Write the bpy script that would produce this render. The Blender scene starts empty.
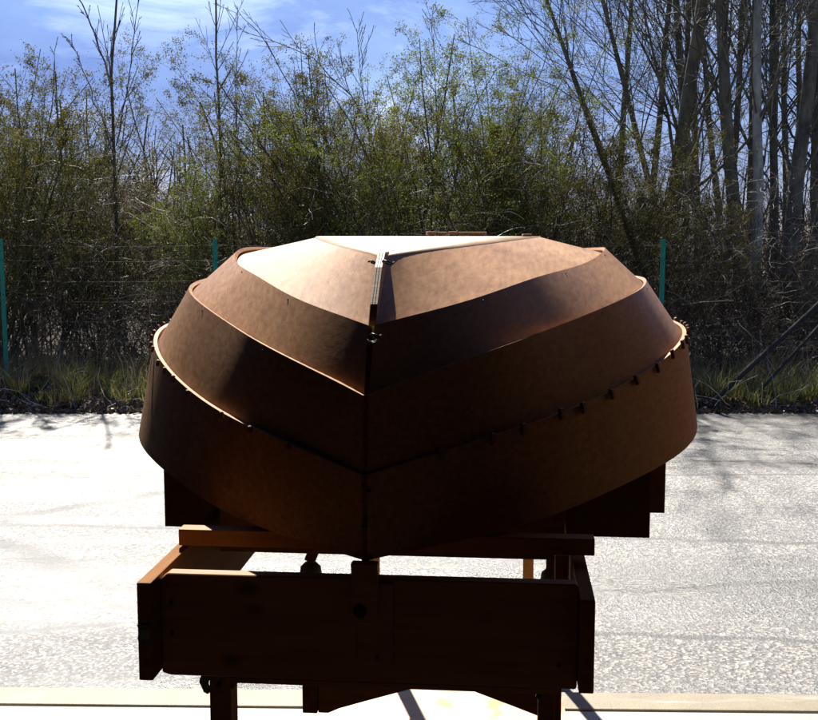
import bpy, bmesh, math, random
import numpy as np
from mathutils import Vector, Matrix
R = math.radians
random.seed(7)
rng = np.random.default_rng(11)
scene = bpy.context.scene
C = scene.collection

# ------------------------------------------------------------------ camera
cam_d = bpy.data.cameras.new('camera'); cam = bpy.data.objects.new('camera', cam_d); C.objects.link(cam)
cam.location = (0, 0, 1.6)
cam.rotation_euler = (R(90 - 6.483), 0, 0)
cam_d.sensor_fit = 'HORIZONTAL'; cam_d.sensor_width = 36.0; cam_d.lens = 1100 / 818 * 36
cam_d.clip_start = 0.05; cam_d.clip_end = 2000
scene.camera = cam
scene.view_settings.view_transform = 'Standard'; scene.view_settings.look = 'None'
scene.view_settings.exposure = 1.12; scene.view_settings.gamma = 1

SUN_EL, SUN_AZ = 47.0, -12.0        # azimuth from +Y, negative is to the left
# ------------------------------------------------------------------ sky
w = bpy.data.worlds.new('World'); scene.world = w; w.use_nodes = True
nt = w.node_tree; nt.nodes.clear()
out = nt.nodes.new('ShaderNodeOutputWorld'); bg = nt.nodes.new('ShaderNodeBackground')
sky = nt.nodes.new('ShaderNodeTexSky'); sky.sky_type = 'NISHITA'; sky.sun_disc = False
sky.sun_elevation = R(SUN_EL); sky.sun_rotation = R(SUN_AZ); sky.altitude = 200
sky.air_density = 1.3; sky.dust_density = 0.0; sky.ozone_density = 6.0
tc = nt.nodes.new('ShaderNodeTexCoord'); mp = nt.nodes.new('ShaderNodeMapping')
mp.inputs['Scale'].default_value = (1.6, 1.6, 4.5)
nz = nt.nodes.new('ShaderNodeTexNoise'); nz.inputs['Scale'].default_value = 2.2; nz.inputs['Detail'].default_value = 6; nz.inputs['Roughness'].default_value = .55
rp = nt.nodes.new('ShaderNodeValToRGB')
rp.color_ramp.elements[0].position = .36; rp.color_ramp.elements[0].color = (.62, .56, .76, 1)
rp.color_ramp.elements[1].position = .75; rp.color_ramp.elements[1].color = (1.4, 1.2, 1.2, 1)
mul = nt.nodes.new('ShaderNodeMixRGB'); mul.blend_type = 'MULTIPLY'; mul.inputs[0].default_value = 1
L = nt.links
L.new(tc.outputs['Generated'], mp.inputs[0]); L.new(mp.outputs[0], nz.inputs['Vector']); L.new(nz.outputs[0], rp.inputs[0])
L.new(sky.outputs[0], mul.inputs[1]); L.new(rp.outputs[0], mul.inputs[2])
sep = nt.nodes.new('ShaderNodeSeparateXYZ'); L.new(tc.outputs['Generated'], sep.inputs[0])
wn = nt.nodes.new('ShaderNodeTexNoise'); wn.inputs['Scale'].default_value = 5.5; wn.inputs['Detail'].default_value = 8; wn.inputs['Roughness'].default_value = .62; wn.inputs['Distortion'].default_value = .6
wm = nt.nodes.new('ShaderNodeMapping'); wm.inputs['Scale'].default_value = (1, 1, 2.4); wm.inputs['Location'].default_value = (.35, 0, .1)
L.new(tc.outputs['Generated'], wm.inputs[0]); L.new(wm.outputs[0], wn.inputs['Vector'])
wr = nt.nodes.new('ShaderNodeValToRGB'); wr.color_ramp.elements[0].position = .5; wr.color_ramp.elements[0].color = (1, 1, 1, 1); wr.color_ramp.elements[1].position = .75; wr.color_ramp.elements[1].color = (2.6, 2.1, 1.6, 1)
L.new(wn.outputs[0], wr.inputs[0])
mulw = nt.nodes.new('ShaderNodeMixRGB'); mulw.blend_type = 'MULTIPLY'; mulw.inputs[0].default_value = 1
hz = nt.nodes.new('ShaderNodeValToRGB'); hz.color_ramp.elements[0].position = 0; hz.color_ramp.elements[0].color = (.34, .44, .80, 1)   # rain-cloud blue low down
hz.color_ramp.elements[1].position = .28; hz.color_ramp.elements[1].color = (1, 1, 1, 1)
mul2 = nt.nodes.new('ShaderNodeMixRGB'); mul2.blend_type = 'MULTIPLY'; mul2.inputs[0].default_value = 1
L.new(sep.outputs[2], hz.inputs[0]); L.new(mul.outputs[0], mulw.inputs[1]); L.new(wr.outputs[0], mulw.inputs[2]); L.new(mulw.outputs[0], mul2.inputs[1]); L.new(hz.outputs[0], mul2.inputs[2]); L.new(mul2.outputs[0], bg.inputs[0])
bg.inputs[1].default_value = 0.056
L.new(bg.outputs[0], out.inputs[0])
# ------------------------------------------------------------------ sun
sd = bpy.data.lights.new('sun', 'SUN'); sd.energy = 5.0; sd.angle = R(.53); sd.color = (1, .95, .86)
so = bpy.data.objects.new('sun', sd); C.objects.link(so)
sv = Vector((math.sin(R(SUN_AZ)) * math.cos(R(SUN_EL)), math.cos(R(SUN_AZ)) * math.cos(R(SUN_EL)), math.sin(R(SUN_EL))))
so.rotation_euler = (-sv).to_track_quat('-Z', 'Y').to_euler(); so.location = sv * 40

# ------------------------------------------------------------------ materials
def base(name):
    m = bpy.data.materials.new(name); m.use_nodes = True
    t = m.node_tree; b = t.nodes['Principled BSDF']
    return m, t, b
def noise(t, scale, detail=4, rough=.6, vec=None, mscale=None, coord='Object', dist=0):
    n = t.nodes.new('ShaderNodeTexNoise'); n.inputs['Scale'].default_value = scale
    n.inputs['Detail'].default_value = detail; n.inputs['Roughness'].default_value = rough
    n.inputs['Distortion'].default_value = dist
    c = t.nodes.new('ShaderNodeTexCoord')
    if mscale:
        mm = t.nodes.new('ShaderNodeMapping'); mm.inputs['Scale'].default_value = mscale
        t.links.new(c.outputs[coord], mm.inputs[0]); t.links.new(mm.outputs[0], n.inputs['Vector'])
    else:
        t.links.new(c.outputs[coord], n.inputs['Vector'])
    return n
def ramp(t, src, stops, interp='LINEAR'):
    r = t.nodes.new('ShaderNodeValToRGB'); e = r.color_ramp.elements; r.color_ramp.interpolation = interp
    while len(e) < len(stops): e.new(.5)
    for k, (p, c) in enumerate(stops):
        e[k].position = p; e[k].color = (*c, 1) if len(c) == 3 else (c[0],) * 3 + (1,)
    t.links.new(src, r.inputs[0]); return r
def mixc(t, a, b, fac, mode='MIX'):
    x = t.nodes.new('ShaderNodeMixRGB'); x.blend_type = mode
    for i, v in ((0, fac), (1, a), (2, b)):
        if isinstance(v, (int, float)): x.inputs[i].default_value = v if i == 0 else (v, v, v, 1)
        elif isinstance(v, tuple): x.inputs[i].default_value = (*v, 1)
        else: t.links.new(v, x.inputs[i])
    return x
def bump(t, b, src, strength, dist=.01):
    n = t.nodes.new('ShaderNodeBump'); n.inputs['Strength'].default_value = strength; n.inputs['Distance'].default_value = dist
    t.links.new(src, n.inputs['Height']); t.links.new(n.outputs[0], b.inputs['Normal']); return n

def wood(name, c1, c2, rough=.5, grain=(1, 1, 14), gscale=9, spec=.5, knots=False, streak=False):
    m, t, b = base(name)
    g = noise(t, gscale, 7, .62, mscale=grain, dist=.0 if streak else .4)
    big = noise(t, 3.5, 3, .5)
    r = ramp(t, g.outputs[0], [(.3, c1), (.7, c2)])
    r2 = ramp(t, big.outputs[0], [(.3, (.88, .87, .86)), (.7, (1.07, 1.06, 1.05))])
    x = mixc(t, r.outputs[0], r2.outputs[0], 1, 'MULTIPLY')
    if streak:   # fine pores and pale figure running along the sheet
        p = noise(t, 60, 5, .7, mscale=(3, .12, 3)); pr = ramp(t, p.outputs[0], [(.32, (.80, .78, .76)), (.46, (1, 1, 1)), (.7, (1.06, 1.06, 1.06))])
        x = mixc(t, x.outputs[0], pr.outputs[0], 1, 'MULTIPLY')
    if knots:
        v = t.nodes.new('ShaderNodeTexVoronoi'); v.inputs['Scale'].default_value = 7
        cc = t.nodes.new('ShaderNodeTexCoord'); mm = t.nodes.new('ShaderNodeMapping'); mm.inputs['Scale'].default_value = (.9, 1, 1.5)
        t.links.new(cc.outputs['Object'], mm.inputs[0]); t.links.new(mm.outputs[0], v.inputs['Vector'])
        kr = ramp(t, v.outputs['Distance'], [(.06, (.35, .28, .22)), (.15, (1, 1, 1))])
        x = mixc(t, x.outputs[0], kr.outputs[0], 1, 'MULTIPLY')
    t.links.new(x.outputs[0], b.inputs['Base Color'])
    b.inputs['Roughness'].default_value = rough; b.inputs['Specular IOR Level'].default_value = spec
    rr = ramp(t, big.outputs[0], [(.3, (rough - .07,)), (.7, (rough + .1,))]); t.links.new(rr.outputs[0], b.inputs['Roughness'])
    bump(t, b, g.outputs[0], .12, .002)
    return m
M = {}
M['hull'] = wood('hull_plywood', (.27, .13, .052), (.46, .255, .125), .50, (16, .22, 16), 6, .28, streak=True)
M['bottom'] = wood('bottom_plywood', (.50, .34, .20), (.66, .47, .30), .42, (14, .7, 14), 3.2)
M['stem'] = wood('laminated_stem', (.20, .11, .06), (.44, .29, .16), .6, (1, 1, 60), 6)
M['pine'] = wood('frame_pine', (.27, .12, .04), (.42, .20, .075), .6, (1.2, 8, 14), 5, .3, knots=True)
M['rail'] = wood('rail_pine', (.20, .085, .025), (.31, .145, .05), .8, (12, 1, 14), 5, .12)
M['mould'] = wood('chipboard', (.16, .075, .03), (.26, .13, .055), .7, (1, 1, 1), 40, .2)
M['pad'] = wood('wood_pad', (.16, .07, .04), (.26, .12, .07), .6, (9, 9, 9), 9)
M['pale'] = wood('pale_wood', (.55, .4, .24), (.7, .55, .36), .6, (14, 1, 14), 5)

def simple(name, col, rough=.6, metal=0, nscale=20, var=.25):
    m, t, b = base(name)
    n = noise(t, nscale, 4)
    r = ramp(t, n.outputs[0], [(.3, tuple(c * (1 - var) for c in col)), (.7, tuple(min(1, c * (1 + var)) for c in col))])
    t.links.new(r.outputs[0], b.inputs['Base Color']); b.inputs['Roughness'].default_value = rough; b.inputs['Metallic'].default_value = metal
    return m
M['steel'] = simple('zinc_steel', (.3, .3, .32), .35, .9)
M['dark_metal'] = simple('dark_screw', (.06, .06, .065), .35, .8)
M['green'] = simple('green_post_paint', (.0, .22, .15), .6, 0, 8, .3)
M['wire'] = simple('wire_coating', (.05, .08, .06), .7, 0)
M['rubber'] = simple('grey_rubber', (.2, .2, .2), .6)
M['tape'] = simple('grey_tape', (.16, .16, .15), .5)
M['cloth'] = simple('grey_rag', (.13, .13, .11), .9)
M['pole'] = simple('dark_pole', (.02, .022, .018), .95, 0, 12, .4)

# asphalt
def asphalt():
    m, t, b = base('asphalt')
    c = t.nodes.new('ShaderNodeTexCoord')
    vor = t.nodes.new('ShaderNodeTexVoronoi'); vor.inputs['Scale'].default_value = 95
    t.links.new(c.outputs['Object'], vor.inputs['Vector'])
    fine = noise(t, 230, 4, .8)
    band = noise(t, 1.0, 5, .55, mscale=(.10, 1.15, 1), dist=.3)
    blot = noise(t, 2.4, 6, .65, mscale=(.3, 1.6, 1))
    stone = ramp(t, vor.outputs['Color'], [(.15, (.018, .018, .02)), (.55, (.11, .105, .10)), (.9, (.38, .34, .29))])
    bb = ramp(t, band.outputs[0], [(.38, (.7, .69, .68)), (.62, (1.35, 1.33, 1.3))])
    x = mixc(t, stone.outputs[0], bb.outputs[0], 1, 'MULTIPLY')
    # cracks: two long sealed seams across and one wandering crack
    cr = t.nodes.new('ShaderNodeTexVoronoi'); cr.feature = 'DISTANCE_TO_EDGE'; cr.inputs['Scale'].default_value = .42
    wv = noise(t, 3, 4); add = t.nodes.new('ShaderNodeVectorMath'); add.operation = 'MULTIPLY_ADD'
    t.links.new(wv.outputs['Color'], add.inputs[0]); add.inputs[1].default_value = (.35, .12, 0); t.links.new(c.outputs['Object'], add.inputs[2])
    mm = t.nodes.new('ShaderNodeMapping'); mm.inputs['Scale'].default_value = (.35, 1.6, 1)
    t.links.new(add.outputs[0], mm.inputs[0]); t.links.new(mm.outputs[0], cr.inputs['Vector'])
    ck = ramp(t, cr.outputs['Distance'], [(.006, (.25, .25, .25)), (.016, (1, 1, 1))])
    x = mixc(t, x.outputs[0], ck.outputs[0], 1, 'MULTIPLY')
    t.links.new(x.outputs[0], b.inputs['Base Color'])
    rsum = mixc(t, band.outputs[0], blot.outputs[0], .35)
    rr = ramp(t, rsum.outputs[0], [(.38, (.26,)), (.48, (.36,)), (.56, (.55,))])
    t.links.new(rr.outputs[0], b.inputs['Roughness'])
    b.inputs['Specular IOR Level'].default_value = .95
    hm = mixc(t, vor.outputs['Distance'], fine.outputs[0], .5)
    bp = bump(t, b, hm.outputs[0], .75, .007)
    st = ramp(t, rsum.outputs[0], [(.4, (.55,)), (.62, (1.0,))]); t.links.new(st.outputs[0], bp.inputs['Strength'])
    return m
M['asphalt'] = asphalt()
def concrete(name, c1, c2):
    m, t, b = base(name)
    n = noise(t, 5, 8, .7); f = noise(t, 140, 3)
    r = ramp(t, n.outputs[0], [(.3, c1), (.7, c2)])
    x = mixc(t, r.outputs[0], ramp(t, f.outputs[0], [(.3, (.8, .8, .8)), (.7, (1.1, 1.1, 1.1))]).outputs[0], 1, 'MULTIPLY')
    t.links.new(x.outputs[0], b.inputs['Base Color']); b.inputs['Roughness'].default_value = .6
    bump(t, b, f.outputs[0], .4, .003); return m
M['concrete'] = concrete('concrete', (.34, .33, .30), (.50, .48, .44))
M['sand'] = concrete('sandy_kerb_stone', (.22, .18, .12), (.33, .28, .19))
_t = M['sand'].node_tree; _b = _t.nodes['Principled BSDF']; _old = _b.inputs['Base Color'].links[0].from_socket
_n = noise(_t, 1.1, 6, .65, mscale=(.8, 6, 1)); _m = mixc(_t, _old, (.42, .40, .36), ramp(_t, _n.outputs[0], [(.56, (0,)), (.68, (1,))]).outputs[0]); _t.links.new(_m.outputs[0], _b.inputs['Base Color'])
M['floor'] = concrete('low_bounce_concrete', (.035, .022, .012), (.06, .04, .024))  # kept dark so the added floor throws little sunlight up at the hull
def sheet_mat():
    m, t, b = base('stained_plywood')
    g = noise(t, 5, 7, .6, mscale=(1, 12, 1)); st = noise(t, 7, 3, .5)
    r = ramp(t, g.outputs[0], [(.3, (.48, .36, .22)), (.7, (.62, .48, .32))])
    s = ramp(t, st.outputs[0], [(.60, (1, 1, 1)), (.64, (.95, .58, .32))])
    x = mixc(t, r.outputs[0], s.outputs[0], 1, 'MULTIPLY'); t.links.new(x.outputs[0], b.inputs['Base Color'])
    b.inputs['Roughness'].default_value = .55; bump(t, b, g.outputs[0], .15, .002); return m
M['sheet'] = sheet_mat()
def earth():
    m, t, b = base('earth')
    n = noise(t, 1.6, 8, .7); f = noise(t, 45, 4, .7)
    r = ramp(t, n.outputs[0], [(.3, (.035, .028, .018)), (.55, (.075, .058, .036)), (.75, (.06, .075, .025))])
    x = mixc(t, r.outputs[0], ramp(t, f.outputs[0], [(.3, (.55, .55, .55)), (.75, (1.5, 1.45, 1.4))]).outputs[0], 1, 'MULTIPLY')
    t.links.new(x.outputs[0], b.inputs['Base Color']); b.inputs['Roughness'].default_value = .9
    bump(t, b, f.outputs[0], .8, .02); return m
M['earth'] = earth()
def bark(name, c1, c2, sc=6, rough=.7):
    m, t, b = base(name)
    n = noise(t, sc, 6, .7, mscale=(1, 1, .35)); big = noise(t, .9, 3)
    r = ramp(t, n.outputs[0], [(.3, c1), (.7, c2)])
    x = mixc(t, r.outputs[0], (.85, .92, .62), ramp(t, big.outputs[0], [(.45, (0,)), (.7, (.45,))]).outputs[0], 'MULTIPLY')
    li = noise(t, sc * .55, 6, .75, mscale=(1, 1, .5)); x = mixc(t, x.outputs[0], ramp(t, li.outputs[0], [(.38, (.45, .45, .42)), (.5, (1, 1, 1)), (.62, (1.5, 1.5, 1.35))]).outputs[0], 1, 'MULTIPLY')
    t.links.new(x.outputs[0], b.inputs['Base Color']); b.inputs['Roughness'].default_value = rough
    bump(t, b, n.outputs[0], .8, .03); return m
M['bark'] = bark('grey_green_bark', (.055, .05, .033), (.17, .155, .11), 9)
M['bark_pale'] = bark('pale_bark', (.16, .16, .14), (.36, .36, .32), 9)
M['dead'] = bark('dead_stem', (.22, .19, .15), (.5, .45, .38), 4, .45)
M['twig'] = bark('brown_twig', (.06, .043, .026), (.19, .14, .09), 4, .55)
M['twig_dark'] = bark('dark_twig', (.03, .025, .014), (.085, .07, .04), 4, .6)
M['twig_olive'] = bark('olive_twig', (.045, .045, .012), (.12, .12, .035), 4, .6)
def leaf(name, stops, nscale=2.5, rough=.35, trans=.45):
    m, t, b = base(name)
    n = noise(t, nscale, 6, .85)
    r = ramp(t, n.outputs[0], stops)
    t.links.new(r.outputs[0], b.inputs['Base Color']); b.inputs['Roughness'].default_value = rough
    tr = t.nodes.new('ShaderNodeBsdfTranslucent'); t.links.new(r.outputs[0], tr.inputs[0])
    mx = t.nodes.new('ShaderNodeMixShader'); mx.inputs[0].default_value = trans
    t.links.new(b.outputs[0], mx.inputs[1]); t.links.new(tr.outputs[0], mx.inputs[2])
    t.links.new(mx.outputs[0], t.nodes['Material Output'].inputs['Surface']); return m
M['leaf_olive'] = leaf('olive_leaf', [(.35, (.06, .045, .006)), (.5, (.09, .08, .010)), (.65, (.12, .125, .014))], 6, .7, .55)
M['leaf_yellow'] = leaf('fresh_yellow_green_leaf', [(.35, (.07, .08, .012)), (.65, (.21, .25, .03))], 6, .7, .55)
M['leaf_brown'] = leaf('dry_brown_leaf', [(.35, (.06, .035, .018)), (.5, (.11, .075, .04)), (.65, (.07, .075, .02))], 5, .55, .35)
M['grass'] = leaf('verge_grass_blade', [(.36, (.32, .25, .12)), (.46, (.22, .19, .06)), (.56, (.20, .24, .05)), (.64, (.38, .31, .17))], 2.6, .5, .4)
M['straw'] = leaf('dry_stalk', [(.3, (.13, .10, .06)), (.7, (.28, .23, .15))], 3, .5, .3)
M['litter'] = leaf('leaf_litter', [(.35, (.03, .022, .015)), (.5, (.08, .055, .035)), (.7, (.15, .12, .09))], 9, .28, .15)

# ------------------------------------------------------------------ helpers
def link(name, me, mat=None, parent=None):
    o = bpy.data.objects.new(name, me)
    if mat is not None and me is not None and not me.materials: me.materials.append(mat)
    C.objects.link(o)
    if parent is not None: o.parent = parent
    return o
def tag(o, label=None, cat=None, group=None, kind=None):
    if label: o['label'] = label
    if cat: o['category'] = cat
    if group: o['group'] = group
    if kind: o['kind'] = kind
    return o
def empty(name, loc, rz, label, cat, group=None):
    o = bpy.data.objects.new(name, None); C.objects.link(o); o.location = loc; o.rotation_euler = (0, 0, rz)
    o.empty_display_size = .1
    return tag(o, label, cat, group)
def np_mesh(name, V, F4=None, F3=None, smooth=False):
    me = bpy.data.meshes.new(name)
    V = np.ascontiguousarray(V, dtype=np.float32); me.vertices.add(len(V)); me.vertices.foreach_set('co', V.ravel())
    idx = []; starts = []; p = 0
    if F4 is not None and len(F4):
        idx.append(F4.ravel()); starts.append(np.arange(len(F4)) * 4); p = len(F4) * 4
    if F3 is not None and len(F3):
        idx.append(F3.ravel()); starts.append(p + np.arange(len(F3)) * 3)
    idx = np.concatenate(idx).astype(np.int32); starts = np.concatenate(starts).astype(np.int32)
    me.loops.add(len(idx)); me.loops.foreach_set('vertex_index', idx)
    me.polygons.add(len(starts)); me.polygons.foreach_set('loop_start', starts)
    me.update(calc_edges=True)
    if smooth: me.polygons.foreach_set('use_smooth', np.ones(len(starts), dtype=bool))
    return me
def bm_mesh(name, bm, bevel=0, seg=2, smooth=False):
    if bevel: bmesh.ops.bevel(bm, geom=bm.edges[:], offset=bevel, segments=seg, affect='EDGES', profile=.6)
    bmesh.ops.recalc_face_normals(bm, faces=bm.faces[:])
    me = bpy.data.meshes.new(name); bm.to_mesh(me); bm.free()
    if smooth:
        for p in me.polygons: p.use_smooth = True
    return me
def box(name, x0, x1, y0, y1, z0, z1, mat, parent=None, bevel=.002, rot=None):
    bm = bmesh.new(); bmesh.ops.create_cube(bm, size=1)
    for v in bm.verts: v.co = Vector(((x1 - x0) * v.co.x, (y1 - y0) * v.co.y, (z1 - z0) * v.co.z))
    me = bm_mesh(name, bm, bevel)
    o = link(name, me, mat, parent); o.location = ((x0 + x1) / 2, (y0 + y1) / 2, (z0 + z1) / 2)
    if rot: o.rotation_euler = rot
    return o
def prism(name, poly, y0, y1, mat, parent=None, bevel=.0015):
    """polygon in x,z extruded along y"""
    bm = bmesh.new(); a = [bm.verts.new((x, y0, z)) for x, z in poly]; b = [bm.verts.new((x, y1, z)) for x, z in poly]
    bm.faces.new(a); bm.faces.new(b[::-1]); n = len(poly)
    for i in range(n): bm.faces.new((a[i], b[i], b[(i + 1) % n], a[(i + 1) % n]))
    return link(name, bm_mesh(name, bm, bevel, 1), mat, parent)
def tube_np(P, Rr, n=3):
    """P (M,K,3), Rr (M,K) -> verts, quads"""
    Mn, K, _ = P.shape
    T = np.gradient(P, axis=1); T /= np.linalg.norm(T, axis=2, keepdims=True) + 1e-9
    up = np.where(np.abs(T[..., 2:3]) > .9, np.array([1., 0, 0]), np.array([0, 0, 1.]))
    if K > 1: up = np.repeat(up[:, :1], K, axis=1)
    U = np.cross(T, up); U /= np.linalg.norm(U, axis=2, keepdims=True) + 1e-9
    W = np.cross(T, U)
    a = np.arange(n) * 2 * np.pi / n
    V = P[:, :, None, :] + Rr[:, :, None, None] * (U[:, :, None, :] * np.cos(a)[None, None, :, None] + W[:, :, None, :] * np.sin(a)[None, None, :, None])
    V = V.reshape(-1, 3)
    m = np.arange(Mn)[:, None, None]; k = np.arange(K - 1)[None, :, None]; j = np.arange(n)[None, None, :]
    b0 = (m * K + k) * n; jn = (j + 1) % n
    F = np.stack([b0 + j, b0 + jn, b0 + n + jn, b0 + n + j], -1).reshape(-1, 4)
    return V, F
def grow(rg, base, d, length, rad, K, wander=.25, up=.0, taper=.35):
    """M branches from base along d; returns P (M,K+1,3), R (M,K+1)"""
    Mn = len(base); P = np.zeros((Mn, K + 1, 3)); P[:, 0] = base
    d = d / (np.linalg.norm(d, axis=1, keepdims=True) + 1e-9)
    for k in range(K):
        d = d + rg.normal(0, wander, (Mn, 3)); d[:, 2] += up
        d /= np.linalg.norm(d, axis=1, keepdims=True)
        P[:, k + 1] = P[:, k] + d * (length / K)[:, None]
    t = np.linspace(0, 1, K + 1)[None]
    return P, rad[:, None] * (1 - (1 - taper) * t)
def spawn(rg, P, Rr, n, lo, hi, ang, lf, rf, K, wander, up, taper=.35, lens=None):
    """n children per parent, between lo..hi along it"""
    Mn, Kp, _ = P.shape
    par = np.repeat(np.arange(Mn), n); t = lo + (hi - lo) * rg.random(len(par)) ** .85
    ft = t * (Kp - 1); k = np.minimum(ft.astype(int), Kp - 2); fr = (ft - k)[:, None]
    b = P[par, k] * (1 - fr) + P[par, k + 1] * fr
    T = P[par, k + 1] - P[par, k]; T /= np.linalg.norm(T, axis=1, keepdims=True) + 1e-9
    rnd = rg.normal(0, 1, T.shape); rnd -= (rnd * T).sum(1, keepdims=True) * T; rnd /= np.linalg.norm(rnd, axis=1, keepdims=True) + 1e-9
    a = ang * (.7 + .6 * rg.random(len(par)))[:, None]
    d = T * np.cos(a) + rnd * np.sin(a)
    pl = np.linalg.norm(np.diff(P, axis=1), axis=2).sum(1)[par]
    ln = pl * lf * (.5 + rg.random(len(par))) * (1.15 - .75 * t)
    pr = Rr[par, k] * (1 - fr[:, 0]) + Rr[par, k + 1] * fr[:, 0]
    return grow(rg, b, d, ln, np.maximum(pr * rf, .0011), K, wander, up, taper)
class Acc:
    def __init__(s): s.V = []; s.F = []; s.n = 0
    def add(s, V, F): s.V.append(V); s.F.append(F + s.n); s.n += len(V)
    def tube(s, P, Rr, n=3): s.add(*tube_np(P, Rr, n))
    def mesh(s, name, smooth=False): return np_mesh(name, np.concatenate(s.V), np.concatenate(s.F), smooth=smooth)
def leaves(rg, pts, size, elong=1.5):
    n = len(pts); a = rg.normal(0, 1, (n, 3)); a /= np.linalg.norm(a, axis=1, keepdims=True)
    b = np.cross(a, rg.normal(0, 1, (n, 3))); b /= np.linalg.norm(b, axis=1, keepdims=True)
    s = size * (.5 + rg.random(n))[:, None]; c = np.cross(a, b)
    V = np.stack([pts - a * s * elong * .5, pts + b * s * .5 + c * s * .12, pts + a * s * elong * .5, pts - b * s * .5 + c * s * .12], 1).reshape(-1, 3)
    return V, np.arange(n * 4).reshape(n, 4)
def along(rg, P, n, jit=.02):
    Mn, Kp, _ = P.shape; par = rg.integers(0, Mn, n); ft = rg.random(n) ** .6 * (Kp - 1.001); k = ft.astype(int); fr = (ft - k)[:, None]
    return P[par, k] * (1 - fr) + P[par, k + 1] * fr + rg.normal(0, jit, (n, 3))

# ------------------------------------------------------------------ ground, road, apron
def sheet(name, pts, z, mat):
    bm = bmesh.new(); f = bm.faces.new([bm.verts.new((x, y, z)) for x, y in pts]); bmesh.ops.recalc_face_normals(bm, faces=[f])
    if f.normal.z < 0: f.normal_flip()
    me = bpy.data.meshes.new(name); bm.to_mesh(me); bm.free()
    return tag(link(name, me, mat), kind='structure')
sheet('ground', [(-600, -600), (600, -600), (600, 900), (-600, 900)], -.03, M['earth'])
sheet('road', [(-60, 3.60), (60, 3.60), (60, 9.85), (-60, 9.85)], 0, M['asphalt'])

def edge_y(x): return 3.69 - .022 * (x + 1.0)
# concrete apron cut into bays with recessed joints, sandy kerb strip along its road edge
def slab(name, x0, x1, yn0, yn1, z0, z1, mat, off0=None, off1=None):
    bm = bmesh.new()
    vs = []
    for z in (z0, z1):
        vs.append([bm.verts.new((x0, yn0(x0), z)), bm.verts.new((x1, yn0(x1), z)), bm.verts.new((x1, yn1(x1), z)), bm.verts.new((x0, yn1(x0), z))])
    a, b = vs; bm.faces.new(a[::-1]); bm.faces.new(b)
    for i in range(4): bm.faces.new((a[i], a[(i + 1) % 4], b[(i + 1) % 4], b[i]))
    return link(name, bm_mesh(name, bm, .004, 2), mat)
apron = tag(bpy.data.objects.new('apron', None), kind='structure'); C.objects.link(apron)
bays = [-9, -5.4, -1.8, 1.85, 5.4, 9]
for i in range(len(bays) - 1):
    s = slab('slab', bays[i] + .006, bays[i + 1] - .006, lambda x: -6, lambda x: edge_y(x) - .141, -.10, .022, M['concrete']); s.parent = apron
    k = slab('kerb_stone', bays[i] + .004, bays[i + 1] - .004, lambda x: edge_y(x) - .135, lambda x: edge_y(x), -.10, .028, M['sand']); k.parent = apron

# ------------------------------------------------------------------ unseen timber shell around the camera, added to darken the boat's near side
M['shed'] = wood('dark_shade_boards', (.05, .027, .013), (.085, .048, .024), .8, (14, 14, .6), 3, .2)  # dark boards for the added shell, to hold down light on the near side
M['bounce_boards'] = wood('warm_bounce_boards', (.34, .16, .055), (.48, .25, .10), .6, (14, 14, .6), 3, .2)  # pale boards added to send warm bounce onto the right planks
gar = empty('shade_garage', (0, -2.35, 0), 0, 'unseen dark timber shell with an open front, added to shade the near side of the boat', 'light blocker')
for n_, a in (('side_wall', (-2.75, -2.6, -3.5, 4.55, 0.0, 2.9)), ('side_wall', (2.6, 2.75, -3.5, 4.55, 0.0, 2.9)), ('back_wall', (-2.6, 2.6, -3.5, -3.35, 0.0, 2.9)),
              ('front_panel', (-2.6, -1.25, 4.40, 4.55, 0.0, 2.9)), ('front_panel', (1.38, 2.6, 4.40, 4.55, 0.0, 2.9)), ('lintel', (-1.25, 1.38, 4.40, 4.55, 2.38, 2.9)), ('sky_blocker', (-2.6, 2.6, 4.40, 4.55, 3.002, 4.4)), ('roof', (-3.0, 3.0, -3.8, 4.75, 2.905, 3.0)),  # tall piece above the roof line is added to block sky light
              ('bounce_leaf', (-1.36, -1.30, 4.57, 5.60, .05, 2.36)), ('bounce_leaf', (1.36, 1.42, 4.57, 5.60, .05, 2.36)),  # added pair out of view: left blocks bounce, right returns warm light
              ('low_bounce_floor', (-2.59, 2.59, -3.34, 5.55, .024, .034))):  # dark layer added over the near apron to cut bounce
    box(n_, *a, M['floor'] if n_ == 'low_bounce_floor' else M['bounce_boards'] if n_ == 'bounce_leaf' and a[0] > 0 else M['shed'], gar, .003)

# verge heightfield
def vnoise(x, y):
    return (np.sin(x * 1.3 + y * .7) + np.sin(x * 2.9 - y * 1.9 + 1) * .6 + np.sin(x * 6.1 + y * 4.3 + 2) * .35 + np.sin(x * 13 - y * 9.7) * .2)
def vz(x, y):
    t = np.clip((y - 9.72) / .55, 0, 1); t = t * t * (3 - 2 * t)
    return -.02 + t * (.10 + .028 * vnoise(x, y)) + np.clip((y - 10.3) / 6, 0, 1) * .15
gx, gy = np.meshgrid(np.linspace(-16, 16, 260), np.linspace(9.7, 30, 170) ** 1.0, indexing='xy')
gz = vz(gx, gy); gz[-1] = -.03; gz[:, 0] = -.03; gz[:, -1] = -.03
V = np.stack([gx, gy, gz], -1).reshape(-1, 3); ny, nx = gx.shape
ii = (np.arange(ny - 1)[:, None] * nx + np.arange(nx - 1)[None]).ravel()
F = np.stack([ii, ii + 1, ii + nx + 1, ii + nx], 1)
tag(link('verge', np_mesh('verge', V, F, smooth=True), M['earth']), kind='structure')

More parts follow.
